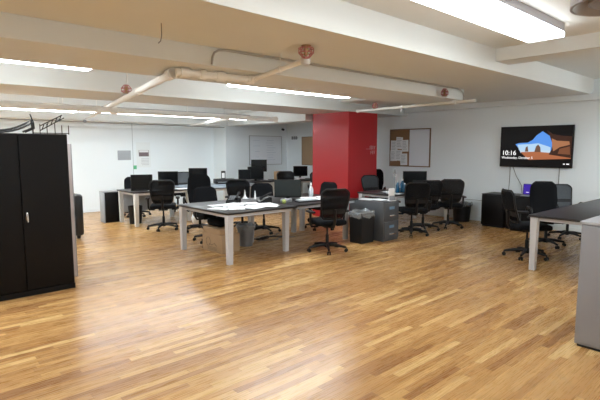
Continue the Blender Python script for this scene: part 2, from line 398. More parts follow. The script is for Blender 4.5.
def padded_chair(label, group, top=1.13, arms='loop', W=(.20,.235,.215), m=BFAB):
    t = thing('padded_office_chair', label, 'chair', (0,0,0), 0, group)
    base_parts(t); seat(t, m, .25, .25, .42, .10)
    fn0 = back_fn(.50, top, -.20, .10, W, .03)
    # cushion with rounded rim
    def side(sg):
        def fn(u, v):
            x, y, z = fn0(u, v); r = max(0, 1-abs(u)**4)*max(0, 1-abs(2*v-1)**8); return (x, y+sg*.032*math.sqrt(r), z)
        return fn
    b = MB(); b.sheet(side(1), 12, 18, -.004); b.sheet(side(-1), 12, 18, .004)
    b.build('backrest', m, t)
    MB().tube([(0,-.02,.40),(0,-.23,.41),(0,-.275,.47),(0,-.285,.66)], [.03,.03,.026,.018], 8).build('back_support', BPLA, t)
    loop_arms(t, BPLA) if arms == 'loop' else (armrests(t) if arms == 'T' else None)
    return t
MESHC = mesh_chair('black mesh office chair turned away in front of red pillar, at the main desk', 'black office chairs')
MESHC.location = (5.15,5.08,0); MESHC.rotation_euler.z = R(-22)
def mc(x, y, rz, label, src=None): return dup(src or MESHC, (x,y,0), rz, label, 'black office chairs')
PAD = padded_chair('tall black padded chair standing behind the main desk at left', 'black office chairs', 1.10)
PAD.location = (4.58,8.02,0); PAD.rotation_euler.z = R(150)
LOWP = padded_chair('low padded black chair at the far side of main desk above the cardboard box', 'black office chairs', .93, 'T', (.21,.225,.21))
LOWP.location = (4.22,7.0,0); LOWP.rotation_euler.z = R(172)
mc(4.14,8.68,-28, 'black mesh chair with back to us at the left rear desk')
GC = mesh_chair('chair with greyish see-through mesh back behind the left rear desk', 'black office chairs', .99, GMESH, 'loop')
GC.location = (5.78,10.9,0); GC.rotation_euler.z = R(150)
mc(4.50,10.85,170, 'black chair half hidden behind the leftmost monitor', LOWP)
mc(5.42,7.78,-50, 'black mesh chair at the middle rear desk beside the small white stand')
mc(5.42,7.06,150, 'black padded chair behind the two desk phones', LOWP)
mc(6.52,6.62,95, 'low black chair pulled up to the desk end close to the red pillar', LOWP)
mc(7.85,9.20,150, 'left one of two far chairs beside the tan cork board', MESHC)
mc(8.45,8.62,140, 'right one of two far chairs beside the tan cork board', GC)
mc(7.31,5.0,-38, 'nearest black mesh chair in the row by the grey filing cabinet')
mc(7.93,5.16,-30, 'middle black mesh chair in the row behind the filing cabinet')
mc(8.60,5.0,-50, 'last black mesh chair in the row next to the white desk end panel')
mc(8.30,6.60,165, 'black framed mesh chair left of the blue bottles behind the filing cabinet', GC)
mc(9.05,7.35,120, 'dark padded chair partly hidden behind the red pillar edge', PAD)
mc(7.06,2.80,-135, 'black mesh chair seen from the side at left corner of the right table')
mc(8.14,2.93,128, 'tall padded black chair tucked at the right table under the television', PAD).scale = (.95,.95,.96)
mc(9.16,2.94,140, 'black mesh back chair farthest right at the right table', GC).scale = (.95,.95,.95)

# ---------------------------------------------------------------- desks
def desk(name, label, x0, x1, y0, y1, top=DESKTOP, h=.73, group='office desks', legm=DLEG, legs=((0,0),(1,0),(0,1),(1,1)), apron=True):
    t = thing(name, label, 'desk', ((x0+x1)/2,(y0+y1)/2,0), 0, group)
    w, d = (x1-x0)/2, (y1-y0)/2
    MB().box(-w, w, -d, d, h-.028, h, .004).build('table_top', top, t)
    if apron:
        b = MB(); a = .05
        b.box(-w+a,w-a,-d+a,-d+a+.03,h-.075,h-.028).box(-w+a,w-a,d-a-.03,d-a,h-.075,h-.028)
        b.box(-w+a,-w+a+.03,-d+a,d-a,h-.075,h-.028).box(w-a-.03,w-a,-d+a,d-a,h-.075,h-.028)
        b.build('frame', legm, t)
    for i, j in legs:
        cx = -w+.065 if i == 0 else w-.065; cy = -d+.065 if j == 0 else d-.065
        MB().frustum((cx,cy,0), (.034,.034), (cx,cy,h-.03), (.044,.044)).build('leg', legm, t)
    return t
d1 = desk('office_desk', 'dark topped desk with cream legs over cardboard box, front left of the main group', 3.45, 4.72, 5.30, 6.75, legs=((0,0),(0,1)))
for y_ in (-.52, .40): MB().frustum((.57,y_,0),(.034,.034),(.57,y_,.70),(.044,.044)).build('leg', DLEG, d1)
d2 = desk('office_desk', 'dark topped main desk whose far end meets a white panel by the red pillar', 4.74, 6.24, 5.38, 6.78, legs=())
MB().frustum((.36,.60,0),(.036,.036),(.36,.60,.70),(.044,.044)).build('leg', DLEG, d2)
for y_ in (-.53, .62): MB().frustum((.60,y_,0),(.036,.036),(.60,y_,.70),(.044,.044)).build('leg', DLEG, d2)
dl = desk('office_desk', 'rear left desk with white legs and two black monitors', 3.80, 5.12, 9.28, 10.22, legm=WMET, h=.72)
MB().box(-.56,.56,.36,.38,.22,.64,.003).build('modesty_panel', GREYSH, dl)
desk('office_desk', 'rear desk with grey top to the right of rear left monitors', 5.14, 7.2, 9.1, 10.5, top=MIDTOP, legm=WMET, h=.72)
desk('office_desk', 'far desk along the back wall under the thin framed whiteboard', 7.25, 8.1, 9.95, 11.4, legm=WMET)
desk('office_desk', 'far desk heaped with papers left of the red pillar', 8.3, 9.6, 9.6, 10.6, legm=WMET)
d7 = desk('office_desk', 'dark desk behind the filing cabinet ending in a white panel', 7.2, 9.22, 5.30, 6.25, legs=((0,0),(0,1)))
for y_ in (-.42, .42): MB().frustum((.94,y_,0),(.036,.036),(.94,y_,.70),(.044,.044)).build('leg', WMET, d7)
desk('conference_table', 'big dark topped table with cream legs at right edge', 6.30, 9.3, .9, 2.50, h=.74, group=None)

# ---------------------------------------------------------------- monitors
def monitor(loc, rz, W, H, zc, label, m=SCREEN, g='computer monitors'):
    t = thing('computer_monitor', label, 'monitor', loc, rz, g)
    MB().box(-W/2,W/2,-.02,.025,zc-H/2,zc+H/2,.006).build('casing', BPLA, t)
    MB().box(-W/2+.012,W/2-.012,-.0215,-.019,zc-H/2+.02,zc+H/2-.012).build('screen', m, t)
    b = MB().box(-.03,.03,.025,.05,.01,zc,.006)
    b.build('stand', BPLA, t)
    MB().box(-.12,.12,-.06,.12,0,.014,.005).build('stand_base', BPLA, t)
    return t
monitor((5.14,6.02,.731), -42, .46, .30, .20, 'dark grey screen monitor standing on the main desk behind the chair', GSCREEN)
monitor((4.10,9.58,.721), -25, .44, .34, .17, 'black monitor nearest the wall papers on rear left desk')
monitor((4.79,9.75,.721), -30, .44, .32, .22, 'second black monitor on rear left desk behind the mesh chair')
monitor((5.46,9.6,.721), -35, .42, .34, .27, 'black monitor showing above the tall padded chair')
monitor((7.02,9.95,.721), -25, .32, .26, .22, 'small black monitor right of the white faced speaker')
monitor((7.60,10.25,.731), -25, .44, .34, .22, 'black monitor below the thin framed whiteboard')
monitor((7.98,10.6,.731), -30, .44, .34, .40, 'highest black monitor with white reflection beside whiteboard corner')
monitor((8.44,5.72,.731), -45, .50, .34, .23, 'black monitor under the cork and white board')
monitor((9.2,10.2,.731), -30, .42, .3, .22, 'dim monitor among papers on far desk')

# ---------------------------------------------------------------- left: storage cabinet, leaning board, armchair
t = thing('storage_cabinet', 'tall black two door metal cabinet at left edge', 'cabinet', (.94,5.65,0))
MB().box(-.50,.64,.02,.47,.0,1.765,.004).build('body', BLACK, t)
for x0, x1, nm in ((-.50,.147,0), (.153,.64,1)):
    d = MB().box(x0+.004, x1-.001 if nm == 0 else x1-.004, 0, .0195, .07, 1.755, .003).build('door', BLACK, t)
    if nm == 1: 
        MB().box(.185,.205,-.012,0,.83,.92,.004).tube([(.195,-.01,.90),(.195,-.035,.90),(.195,-.035,.82)], .008, 8).build('handle', CHROME, d)
MB().box(-.50,.64,-.002,.02,0,.06).build('plinth', BLACK, t)
o = MB().box(-.56,.0,-.02,.02,0,1.66,.006).build('folded_table', mat('pale_pink_grey_laminate', (.50,.45,.45), .4), loc=(1.752,6.16,0)); tag(o, 'pale panel leaning upright behind the black storage cabinet', 'panel')
o.rotation_euler = (0, 0, 0)
MB().box(-.006,.004,-.021,.021,0,1.66).build('edge_strip', LGREY, o)
# things on top of the cabinet
t = thing('cable_tray', 'black wire lattice tray standing on top of the storage cabinet', 'wire rack', (1.46,5.86,1.766), -8)
b = MB()
for x in (-.17,-.10,-.03,.05,.12,.19): b.tube([(x,0,0),(x,0,.11+.06*(x+.17)*(1 if x<.1 else -.3))], .0045, 6)
b.tube([(-.17,0,.012),(.19,0,.012)], .005, 6).tube([(-.10,0,.04),(.15,0,.19)], .006, 6).tube([(-.10,0,.09),(.13,0,.22)], .006, 6)
for k in range(5): b.tube([(-.08+.045*k,0,.05+.028*k),(-.06+.045*k,0,.105+.026*k)], .005, 6)
b.build('lattice', BLACK, t)
MB().tube([(-.17,.0,0),(-.17,0,.15),(-.19,0,.22)], .007, 6).build('post', BLACK, t)
for j, (dz, dx, l) in enumerate(((.0,0,'upper loop of black cable arching over the storage cabinet'), (-.03,.03,'lower loop of thick black cable on top of storage cabinet'))):
    pts = [(.56+dx+.70*i/14, 5.8+.04*j, 1.79+dz*.5+.12*abs((i-7)/7)**2.2+.005) for i in range(15)]
    pts += [(pts[-1][0]+.01,5.82+.04*j,1.83), (pts[-1][0]-.08,5.84+.04*j,1.785)]
    tag(MB().tube(pts, .011, 8).build('cable', CABLE), l, 'cable', 'cables on the cabinet')
t = thing('armchair', 'black leather armchair peeking out behind the storage cabinet', 'armchair', (2.19,9.05,0), 6)
MB().box(-.40,.40,-.35,.35,.06,.42,.03,3).build('seat', LEATHER, t)
MB().box(-.40,.40,.18,.40,.40,.78,.05,3).build('backrest', LEATHER, t)
for s in (-1, 1): MB().box(s*.36-.07, s*.36+.07, -.36,.36,.05,.80,.05,3).build('arm', LEATHER, t)
MB().box(-.29,.29,-.02,.20,.42,.86,.05,3).build('cushion', GRYTOP, t)
for x in (-.34,.34):
    for y in (-.3,.3): MB().frustum((x,y,0),(.02,.02),(x,y,.07),(.03,.03)).build('leg', BPLA, t)

# low cabinet by the rear left desk
t = thing('low_cabinet', 'low black cabinet with grey side at far left of rear desks', 'cabinet', (3.56,10.25,0))
MB().box(-.01,.32,.01,.26,.0,.66,.004).build('body', BLACK, t)
MB().box(-.03,-.01,.0,.26,0,.67,.003).build('side_panel', GREYSH, t)
MB().box(-.03,.33,0,.27,.66,.68,.003).build('top', LGREY, t)
MB().box(-.005,.315,-.01,.01,.02,.65,.003).build('door', BLACK, t)

# bins
def bin_(loc, r0, r1, h, m, bag, label, cat='waste bin', name='waste_bin', n=24, sq=False, w=.0):
    t = thing(name, label, cat, loc, 0, 'waste bins')
    if sq:
        b = MB().frustum((0,0,0),(r0,w or r0),(0,0,h),(r1,(w or r0)*r1/r0)); b.build('bin_body', m, t)
    else:
        MB().lathe([(r0,0),(r1,h),(r1-.006,h),(r0-.006,.01)], n, caps=False).lathe([(r0,0),(r0*.5,.005)], n).build('bin_body', m, t)
    if bag:
        b = MB(); q = 36; ring = []
        prof = [(1.03,h*.84),(1.07,h*.90),(1.10,h*.98),(1.06,h*1.05),(.95,h*1.02),(.8,h*.9),(.5,h*.86)]
        for k, (f, z) in enumerate(prof):
            ring.append([])
            for i in range(q):
                a = 2*math.pi*i/q; wob = 1+.045*math.sin(7*a+1.7*k)+.03*math.sin(13*a+k)
                c, s = math.cos(a), math.sin(a)
                if sq:
                    e = 1/max(abs(c), abs(s)); e = 1+(e-1)*.85; x, y = r1*f*c*e, (w or r0)*r1/r0*f*s*e
                else: x, y = r1*f*c, r1*f*s
                ring[-1].append(b.bm.verts.new((x*wob, y*wob, z*(1+.04*math.sin(5*a+2*k)+.02*math.sin(17*a)))))
        for A_, B2 in zip(ring, ring[1:]):
            for i in range(q): b.bm.faces.new((A_[i], A_[(i+1)%q], B2[(i+1)%q], B2[i]))
        b.build('liner', bag, t)
    return t
bin_((6.10,5.18,0), .155,.175,.52, BPLA, BAG, 'black bin with clear liner beside the dark filing cabinet', sq=True, w=.13)
bin_((9.58,5.24,0), .17,.20,.40, BPLA, BAG, 'black bin with clear liner against the wall near the black box units')
bin_((4.02,9.78,0), .12,.15,.38, BPLA, None, 'black bin under the rear left desk')
bin_((4.44,6.28,0), .11,.145,.34, WIRE, GBAG, 'wire mesh basket with grey liner under the main desk')

# filing cabinet
t = thing('filing_cabinet', 'dark grey two drawer filing cabinet with papers on top', 'filing cabinet', (6.36,4.90,0))
MB().box(0,.42,.02,.80,.0,.69,.005).build('body', GRAPH, t)
for z0 in (.04, .365):
    d = MB().box(.012,.408,0,.02,z0,z0+.305,.004).build('drawer', GRAPH, t)
    MB().box(.14,.28,-.004,.0,z0+.19,z0+.24,.002).build('label_holder', LBLUE, d)
    MB().box(.13,.29,-.022,-.002,z0+.075,z0+.098,.006).build('handle', CHROME, d)

# black units and laptop by TV wall
def unit(loc, W, label):
    t = thing('black_cabinet', label, 'cabinet', loc, -90, 'black box units under the television')
    MB().box(-W/2,W/2,0.02,.55,.03,.66,.006).build('body', BLACK, t)
    d = MB().box(-W/2+.004,W/2-.004,0,.02,.04,.65,.005).build('door', BLACK, t)
    MB().box(W/2-.05,W/2-.035,-.02,0,.4,.56,.004).build('handle', BPLA, d)
    MB().box(-W/2,W/2,-.005,.55,.66,.68,.004).build('top', BPLA, t)
    MB().box(-W/2+.02,W/2-.02,.03,.5,0,.03).build('plinth', BPLA, t)
unit((9.28,4.40,0), .48, 'black box unit at left under the television')
unit((9.28,3.86,0), .56, 'black box unit holding the small laptop')
t = thing('laptop', 'small open laptop with glowing purple screen under the television', 'laptop', (9.52,3.74,.681), -78)
MB().box(-.16,.16,-.22,.0,0,.016,.005).build('keyboard_base', GREYW, t)
l = MB().box(-.16,.16,0,.01,.01,.235,.004).build('lid', BPLA, t); l.rotation_euler.x = R(-14)
s_ = MB().box(-.15,.15,-.002,0,.025,.225).build('screen', T_PUR, l)
MB().box(-.10,-.05,-.003,-.0015,.06,.07).box(.05,.09,-.003,-.0015,.09,.12).build('screen_text', T_TXT, l)

# grey cabinet bottom right with box on top
t = thing('side_cabinet', 'light grey metal cabinet cut off at the lower right corner', 'cabinet', (4.11,.10,0))
MB().box(.012,1.4,0,1.12,.02,1.005,.004).build('body', LGREY, t)
MB().box(0,1.41,-.01,1.13,1.005,1.03,.004).build('top', mat('pale_grey_top', (.40,.41,.44), .35), t)
MB().box(0,.012,.56,1.11,.04,.995,.003).build('door', LGREY, t)
MB().box(0,.012,.01,.555,.04,.995,.003).build('door', LGREY, t)
MB().box(.02,1.38,.01,1.10,0,.02).build('plinth', BPLA, t)
t = thing('storage_box', 'beige upright box on grey cabinet at the right edge', 'box', (5.22,.905,1.031))
MB().box(0,.22,0,.30,0,.50,.006).build('body', BEIGE, t)
MB().box(-.004,.224,-.004,.304,.44,.515,.004).build('lid', BEIGE, t)
tag(MB().box(-.05,.05,-.025,.025,0,.03,.006).build('remote_control', BPLA, loc=(6.72,1.78,.741)), 'small black remote control on the right table', 'remote')

# ---------------------------------------------------------------- wall things
t = thing('television', 'wall mounted flat television showing a beach cave lock screen', 'television', (9.80,3.835,1.645), -90)
MB().box(-.70,.70,0,.045,-.415,.415,.008).build('casing', BPLA, t)
MB().box(-.2,.2,.045,.069,-.15,.15).build('wall_bracket', BPLA, t)
def poly(nm, pts, m, k):     # screen coordinates 0..1 (left-right, top-down)
    b = MB(); b.prism([(-.685+1.37*x, .40-.79*y) for x, y in pts], -.002-.0007*k, -.001)
    return b.build(nm, m, scr, smooth=False)
scr = MB().box(-.685,.685,-.001,0,-.395,.40).build('screen', T_BLK, t, False)
poly('cave_opening', [(.22,.44),(.28,.41),(.40,.40),(.47,.33),(.52,.22),(.60,.12),(.70,.24),(.74,.42),(.73,.60),(.70,.68),(.30,.66),(.28,.56)], T_SKY, 1)
poly('cloud', [(.25,.45),(.42,.44),(.55,.42),(.72,.52),(.72,.62),(.28,.60)], T_CLOUD, 2)
poly('sea', [(.29,.60),(.72,.60),(.72,.66),(.30,.66)], T_SEA, 3)
poly('beach', [(.30,.645),(.52,.63),(.72,.66),(.99,.70),(.99,.80),(.42,.84),(.36,.74)], T_SAND, 4)
poly('cave_wall', [(.66,.10),(.74,.20),(.86,.24),(.99,.26),(.99,.78),(.70,.70),(.74,.55),(.735,.40),(.70,.24)], T_DROCK, 5)
poly('rock_face', [(.73,.30),(.80,.36),(.96,.38),(.97,.46),(.84,.52),(.76,.62),(.74,.50)], T_ORK, 6)
poly('rock_slab', [(.84,.56),(.97,.50),(.98,.70),(.82,.68)], T_ROCK, 6)
poly('sea_stack', [(.365,.63),(.375,.52),(.40,.49),(.415,.63)], T_STK, 6)
poly('sea_stack', [(.50,.64),(.52,.50),(.55,.45),(.58,.52),(.59,.64)], T_STK, 6)
text_mesh('clock_digits', '10:16', .135, T_TXT, t, (-.655,-.008,-.17))
text_mesh('date_text', 'Wednesday, October 5', .066, T_TXT, t, (-.655,-.008,-.245))
MB().box(.545,.575,-.004,-.001,-.345,-.325).box(.60,.65,-.004,-.001,-.345,-.325).build('status_icons', T_TXT, t)
def hang(label, pts, m=GCABLE): return tag(MB().tube(pts, .006, 6).build('hanging_cord', m), label, 'cable', 'cables below the television')
hang('thin cable hanging straight down below the left of the television', [(9.855,4.33,1.3),(9.858,4.33,1.0),(9.855,4.34,.69)])
hang('thin cable slanting from the television toward the laptop', [(9.855,4.30,1.3),(9.858,4.2,1.05),(9.855,4.08,.85),(9.855,4.06,.69)])
hang('thin cable hanging below the right part of the television', [(9.855,3.37,1.3),(9.858,3.37,1.0),(9.855,3.36,.45)])
t = thing('cable_raceway', 'white cable raceway low on the wall behind the far bin', 'raceway', (9.87,5.3,.43), -90)
MB().box(-.75,.42,-.03,0,-.02,.03,.005).build('cover', WALL, t)
MB().box(-.75,.42,-.034,-.003,.03,.037).build('shadow_strip', GCABLE, t)  # dark strip standing in for the shadow line along the raceway
# cork and white combination board
t = thing('notice_board', 'framed board, half cork half white, on the right wall', 'notice board', (9.868,6.86,1.63), -90)
b = MB(); b.box(-.60,.60,-.025,0,.445,.47).box(-.60,.60,-.025,0,-.47,-.445).box(-.60,-.575,-.025,0,-.445,.445).box(.575,.60,-.025,0,-.445,.445); b.build('frame', OAKF, t)
MB().box(-.575,-.01,-.015,0,-.445,.445).build('cork_panel', CORK, t)
MB().box(.0,.575,-.015,0,-.445,.445).build('white_panel', WB, t)
MB().box(-.01,.0,-.02,0,-.445,.445).build('divider', OAKF, t)
def sheet(label, x, z, w, h, tilt, k, g='papers pinned on the cork'):
    # x,z local to the notice board
    o = MB().box(-w/2,w/2,0,.0015,-h/2,h/2).build('pinned_paper', PAPER, None, False)
    o.location = (9.868-.017-.0022*k, 6.86-x, 1.63+z); o.rotation_euler = (0, 0, R(-90)); o.rotation_euler.rotate_axis('Y', R(tilt))
    tag(o, label, 'paper', g)
    q = MB()
    for i in range(6): q.box(-w*.38, w*(.1+.28*random.random()), -.0008, 0, h*(.36-.13*i)-.006, h*(.36-.13*i)+.004)
    q.build('printed_text', PAPERINK, o, False)
sheet('pinned paper at upper left of the cork panel', -.46, .04, .21, .29, 1, 1)
sheet('pinned paper at lower left of the cork panel', -.47, -.20, .21, .27, -2, 2)
sheet('pinned paper reaching highest, upper middle of the cork panel', -.30, .12, .20, .30, 3, 3)
sheet('pinned paper in the lower middle of the cork panel', -.31, -.19, .20, .27, 2, 4)
sheet('pinned paper at upper right of the cork panel', -.12, .05, .20, .29, -2, 5)
sheet('pinned paper at bottom right of the cork panel, lowest of all', -.15, -.29, .21, .29, -2, 6)
# whiteboard on back wall
t = thing('whiteboard', 'thin framed whiteboard with faint writing on the back wall', 'whiteboard', (9.0,11.598,1.56))
MB().box(-.62,.62,-.012,0,-.43,.43).build('panel', WB, t)
b = MB(); b.box(-.63,.63,-.02,0,.43,.45).box(-.63,.63,-.03,0,-.455,-.43).box(-.64,-.62,-.02,0,-.44,.44).box(.62,.64,-.02,0,-.44,.44); b.build('frame', ALU, t)
FAINT = mat('faint_marker', (.45,.52,.62), .6)
for i in range(9):
    x = -.02+random.random()*.08; z = .30-i*.075; MB().box(x, x+.2+.2*random.random(), -.0135, -.012, z, z+.008).build('written_line', FAINT, t, False)
for i in range(4): MB().box(-.5+random.random()*.1, -.3+.1*random.random(), -.0135,-.012, .3-i*.17, .308-i*.17).build('written_line', FAINT, t, False)
# cork board partly behind pillar
t = thing('notice_board', 'tan cork board half hidden by the left of red pillar', 'notice board', (9.868,10.42,1.54), -90)
MB().box(-.42,.42,-.012,0,-.42,.42).build('cork_panel', CORK2, t)
b = MB(); b.box(-.44,.44,-.02,0,.42,.44).box(-.44,.44,-.02,0,-.44,-.42).box(-.44,-.42,-.02,0,-.42,.42).box(.42,.44,-.02,0,-.42,.42); b.build('frame', OAKF, t)
# camera and small bracket
t = thing('security_camera', 'small black dome camera high in the far corner', 'camera', (9.66,11.598,2.23))
MB().box(-.03,.03,-.03,0,-.01,.05,.005).build('mount', WPLAS, t)
MB().tube([(0,-.02,.0),(0,-.09,-.02)], .035, 12).build('camera_body', BPLA, t)
t = thing('wall_bracket', 'small grey metal wall mount beside the tan cork board', 'bracket', (9.868,11.18,1.95), -90)
MB().box(-.12,.12,-.03,0,-.02,.02,.004).build('rail', ALU, t)
for x in (-.09,.01,.1): MB().box(x-.02,x+.02,-.07,-.03,-.05,.05,.006).build('hook', GREYW, t)
# papers on left back wall
tag(MB().box(4.64,4.99,12.29,12.298,1.31,1.56,.003).build('grey_poster', mat('grey_card', (.40,.43,.46), .5)), 'grey rectangular panel on the back wall at left', 'poster')
t = thing('wall_poster', 'white sheet with a dark group photograph on the back wall', 'poster', (5.34,12.298,1.42))
MB().box(-.20,.20,-.004,0,-.32,.36).build('sheet', mat('poster_white', (.80,.85,.86), .6), t, False)
MB().box(-.13,.15,-.006,-.003,-.02,.15).build('photograph', PHOTO, t, False)
MB().box(-.12,.14,-.007,-.005,.09,.145).build('photo_sky', PAPER, t, False)
b = MB()
for i in range(5): b.box(-.1+.05*random.random(), .15, -.0055, -.004, -.09-.04*i, -.082-.04*i)
b.build('caption', PAPERINK, t, False)
tag(MB().box(5.05,5.14,12.292,12.298,1.06,1.16,.002).build('sticker', GREENST), 'small green sticker low between the grey panel and poster', 'sticker')
# pillar sign
t = thing('pillar_sign', 'pale letters on the right face of red pillar', 'sign', (8.5,6.955,1.58))
SGN = mat('pale_pink_lettering', (.62,.40,.42), .6)
for k, (x, z, h) in enumerate([(-.06,.05,.09),(-.01,.05,.09),(.04,.05,.08),(.10,.05,.08),(-.03,-.06,.08),(.03,-.06,.08),(.09,-.06,.08)]):
    MB().box(x-.005,x+.005,-.003,.002,z-h/2,z+h/2).box(x-.004,x+.034,-.003,.002,z+h/2-.012,z+h/2-.002).box(x-.004,x+.026,-.003,.002,z-.006,z+.004).build('sign_letter', SGN, t, False)
MB().box(-.20,.10,-.003,.002,.018,.024).build('line', SGN, t, False)

# ---------------------------------------------------------------- things on and under the desks
def paper(label, x, y, rz, k, g, z=.731, w=.216, h=.28, n=1):
    o = MB().box(-w/2,w/2,-h/2,h/2,0,.002*n).build('paper', PAPER, None, False, (x,y,z+.0022*k), R(rz))
    tag(o, label, 'paper', g)
    q = MB()
    for i in range(5): q.box(-w*.36, w*(.05+.3*random.random()), h*(.3-.12*i), h*(.3-.12*i)+.004, .002*n, .002*n+.0003)
    q.build('printed_text', PAPERINK, o, False)
    return o
places = [(3.66,5.80,20,'nearest the left edge'),(3.84,5.66,-30,'at the near left of the heap'),(3.95,5.90,60,'on top at the left'),(4.05,5.56,10,'closest to the near edge'),
          (4.20,5.72,-50,'in the middle of the heap'),(4.32,5.52,35,'at the right near edge'),(3.80,6.05,80,'at the far left corner of the heap'),(4.08,6.02,15,'just in front of the left phone'),
          (4.42,5.66,-15,'at the far right of the heap'),(4.24,5.92,70,'between the two phones')]
for k, (x, y, a, l) in enumerate(places):
    paper('white sheet on the front left desk, '+l, x, y, a, k, 'papers spread on the front left desk', w=.23, h=.32, n=2)
def phone(loc, rz, label):
    t = thing('desk_phone', label, 'phone', loc, rz, 'desk phones')
    b = MB(); b.prism([(-.10,0),(.10,0),(.10,.09),(.06,.10),(-.10,.03)], -.10, .10); o = b.build('phone_body', BPLA, t, False)
    MB().box(-.03,.06,-.095,-.03,0,.01,.003).build('handset', GREYW, t).location = (0,0,.085)
    h = MB().tube([(-.09,-.07,.075),(-.05,-.07,.10),(.05,-.07,.145),(.10,-.07,.15)], [.026,.018,.018,.026], 8).build('receiver', BPLA, t)
    q = MB()
    for i in range(3):
        for j in range(4): q.box(-.055+.035*j-.012,-.055+.035*j+.012,-.01+.035*i-.012,-.01+.035*i+.012,.052+.0155*j,.064+.0155*j,.003)
    q.build('keypad', GREYW, t)
    MB().box(.05,.095,-.01,.075,.1,.108,.003).build('display', mat('phone_display',(.3,.33,.36),.2), t)
phone((4.22,6.30,.731), 40, 'grey black desk phone behind the papers at left')
phone((4.60,5.98,.731), -20, 'desk phone with tilted keypad beside the dark grey monitor')
t = thing('tennis_ball', 'yellow green ball on desk between phone and monitor', 'ball', (4.72,5.62,.731))
b = MB(); bmesh.ops.create_uvsphere(b.bm, u_segments=20, v_segments=14, radius=.036); b.build('ball', YGRN, t).location = (0,0,.036)
MB().tube([(.036*math.cos(a)*math.cos(.4*math.sin(2*a)),.036*math.sin(a)*math.cos(.4*math.sin(2*a)),.036+.036*math.sin(.4*math.sin(2*a))) for a in [i*math.pi/12 for i in range(25)]], .0015, 5).build('seam', PAPER, t)
t = thing('small_box', 'small grey box behind the yellow green ball', 'box', (4.90,5.78,.731), 15)
MB().box(-.09,.09,-.06,.06,0,.055,.008).build('body', GREYW, t); MB().box(-.08,.08,-.05,.05,.055,.062,.003).build('lid', LGREY, t)
t = thing('desk_keyboard', 'black keyboard lying in front of the dark grey monitor', 'keyboard', (5.24,5.62,.732), -8)
MB().box(-.22,.22,-.07,.07,0,.018,.005).build('keyboard_body', BPLA, t)
q = MB()
for i in range(14):
    for j in range(4): q.box(-.205+i*.0295,-.18+i*.0295,-.055+j*.03,-.032+j*.03,.018,.024)
q.build('keys', GREYW, t, False)
for k, (x, y, a, l) in enumerate([(5.42,5.86,12,'behind the black keyboard'),(5.62,5.74,-28,'heaped near the armrest of the front chair'),(5.55,5.95,50,'close to the spray bottle'),(5.80,5.80,8,'near the white end panel'),(5.70,5.62,-12,'at the near edge')]):
    o = paper('white document on the main desk '+l, x, y, a, k, 'documents on the right main desk', n=3); o.location.z = .731+.0072*k
t = thing('binder', 'dark binder lying under documents at main desk edge', 'binder', (5.35,5.56,.750), 5)
t.location = (5.98,5.63,.731)
MB().box(-.13,.13,-.15,.15,0,.03,.006).build('cover', GREYW, t); MB().box(-.12,.125,-.145,.145,.004,.026).build('pages', PAPER, t)
def spray(loc, label, m, g, s=1.):
    t = thing('spray_bottle', label, 'bottle', loc, 30, g)
    MB().lathe([(.034*s,0),(.040*s,.01),(.040*s,.12*s),(.030*s,.15*s),(.015*s,.175*s),(.014*s,.19*s)], 16).build('bottle_body', m, t)
    MB().box(-.045*s,.02*s,-.012,.012,.19*s,.225*s,.006).build('spray_head', WPLAS, t)
    MB().tube([(-.02*s,0,.19*s),(-.035*s,0,.15*s)], .005, 6).build('trigger', WPLAS, t)
spray((5.78,6.12,.731), 'frosted white spray bottle on main desk against the red pillar', CLEAR, None, 1.15)
t = thing('desk_stand', 'small white cone shaped stand between rear desks', 'stand', (4.70,6.66,.731))
MB().lathe([(.05,0),(.045,.015),(.02,.05),(.012,.10),(.004,.16)], 14).build('cone', WPLAS, t); MB().lathe([(.06,0),(.06,.006)], 14).build('foot', GREYW, t)
t = thing('desk_stand', 'thin white pointed stand left of the front desk phones', 'stand', (4.80,6.5,.731))
MB().lathe([(.025,0),(.02,.02),(.012,.10),(.004,.15)], 14).build('cone', WPLAS, t); MB().lathe([(.035,0),(.035,.006)], 14).build('foot', GREYW, t)
# boxes under desk
def carton(loc, rz, w, d, h, label, logo=False):
    t = thing('cardboard_box', label, 'box', loc, rz, 'cardboard boxes')
    MB().box(-w/2,w/2,-d/2,d/2,0,h,.003).build('carton', CARD, t)
    MB().box(-w/2-.002,w/2+.002,-.002,.002,h-.001,h+.002).build('seam_tape', BEIGE, t)
    if logo:
        q = MB(); xx = -w/2-.001; r = .055
        q.tube([(xx, .10+r*math.cos(a), h*.55+1.2*r*math.sin(a)) for a in [i*math.pi/10 for i in range(21)]], .003, 5)
        q.tube([(xx,.07,h*.42),(xx,.0,h*.38),(xx,-.06,h*.5),(xx,-.12,h*.36)], .003, 5)
        for i in range(3): q.box(xx-.001, xx+.001, -.12, .12, h*.12+.02*i, h*.12+.02*i+.004)
        q.build('printed_logo', INK, t)
    return t
carton((3.93,6.24,0), 4, .34, .52, .29, 'cardboard box with dark line logo under front left desk', True)
c2 = carton((3.91,6.24,.292), 0, .31, .48, .09, 'flat cardboard box stacked on top of the logo box')
t = thing('black_bag', 'black bag lying on the stacked cartons under the front left desk', 'bag', (3.96,6.30,.386))
MB().box(-.14,.14,-.2,.2,0,.13,.055,4).build('bag_body', BFAB, t); MB().tube([(-.1,0,.12),(-.08,0,.17),(.08,0,.17),(.1,0,.12)], .01, 8).build('handle', BFAB, t)
t = thing('power_strip', 'power strip beside cables under the main desk', 'power strip', (5.0,6.55,0), 20)
MB().box(-.18,.18,-.03,.03,0,.035,.008).build('strip_body', BPLA, t); MB().box(-.12,-.10,-.01,.01,.035,.045).box(0,.02,-.01,.01,.035,.045).build('sockets', GREYW, t)
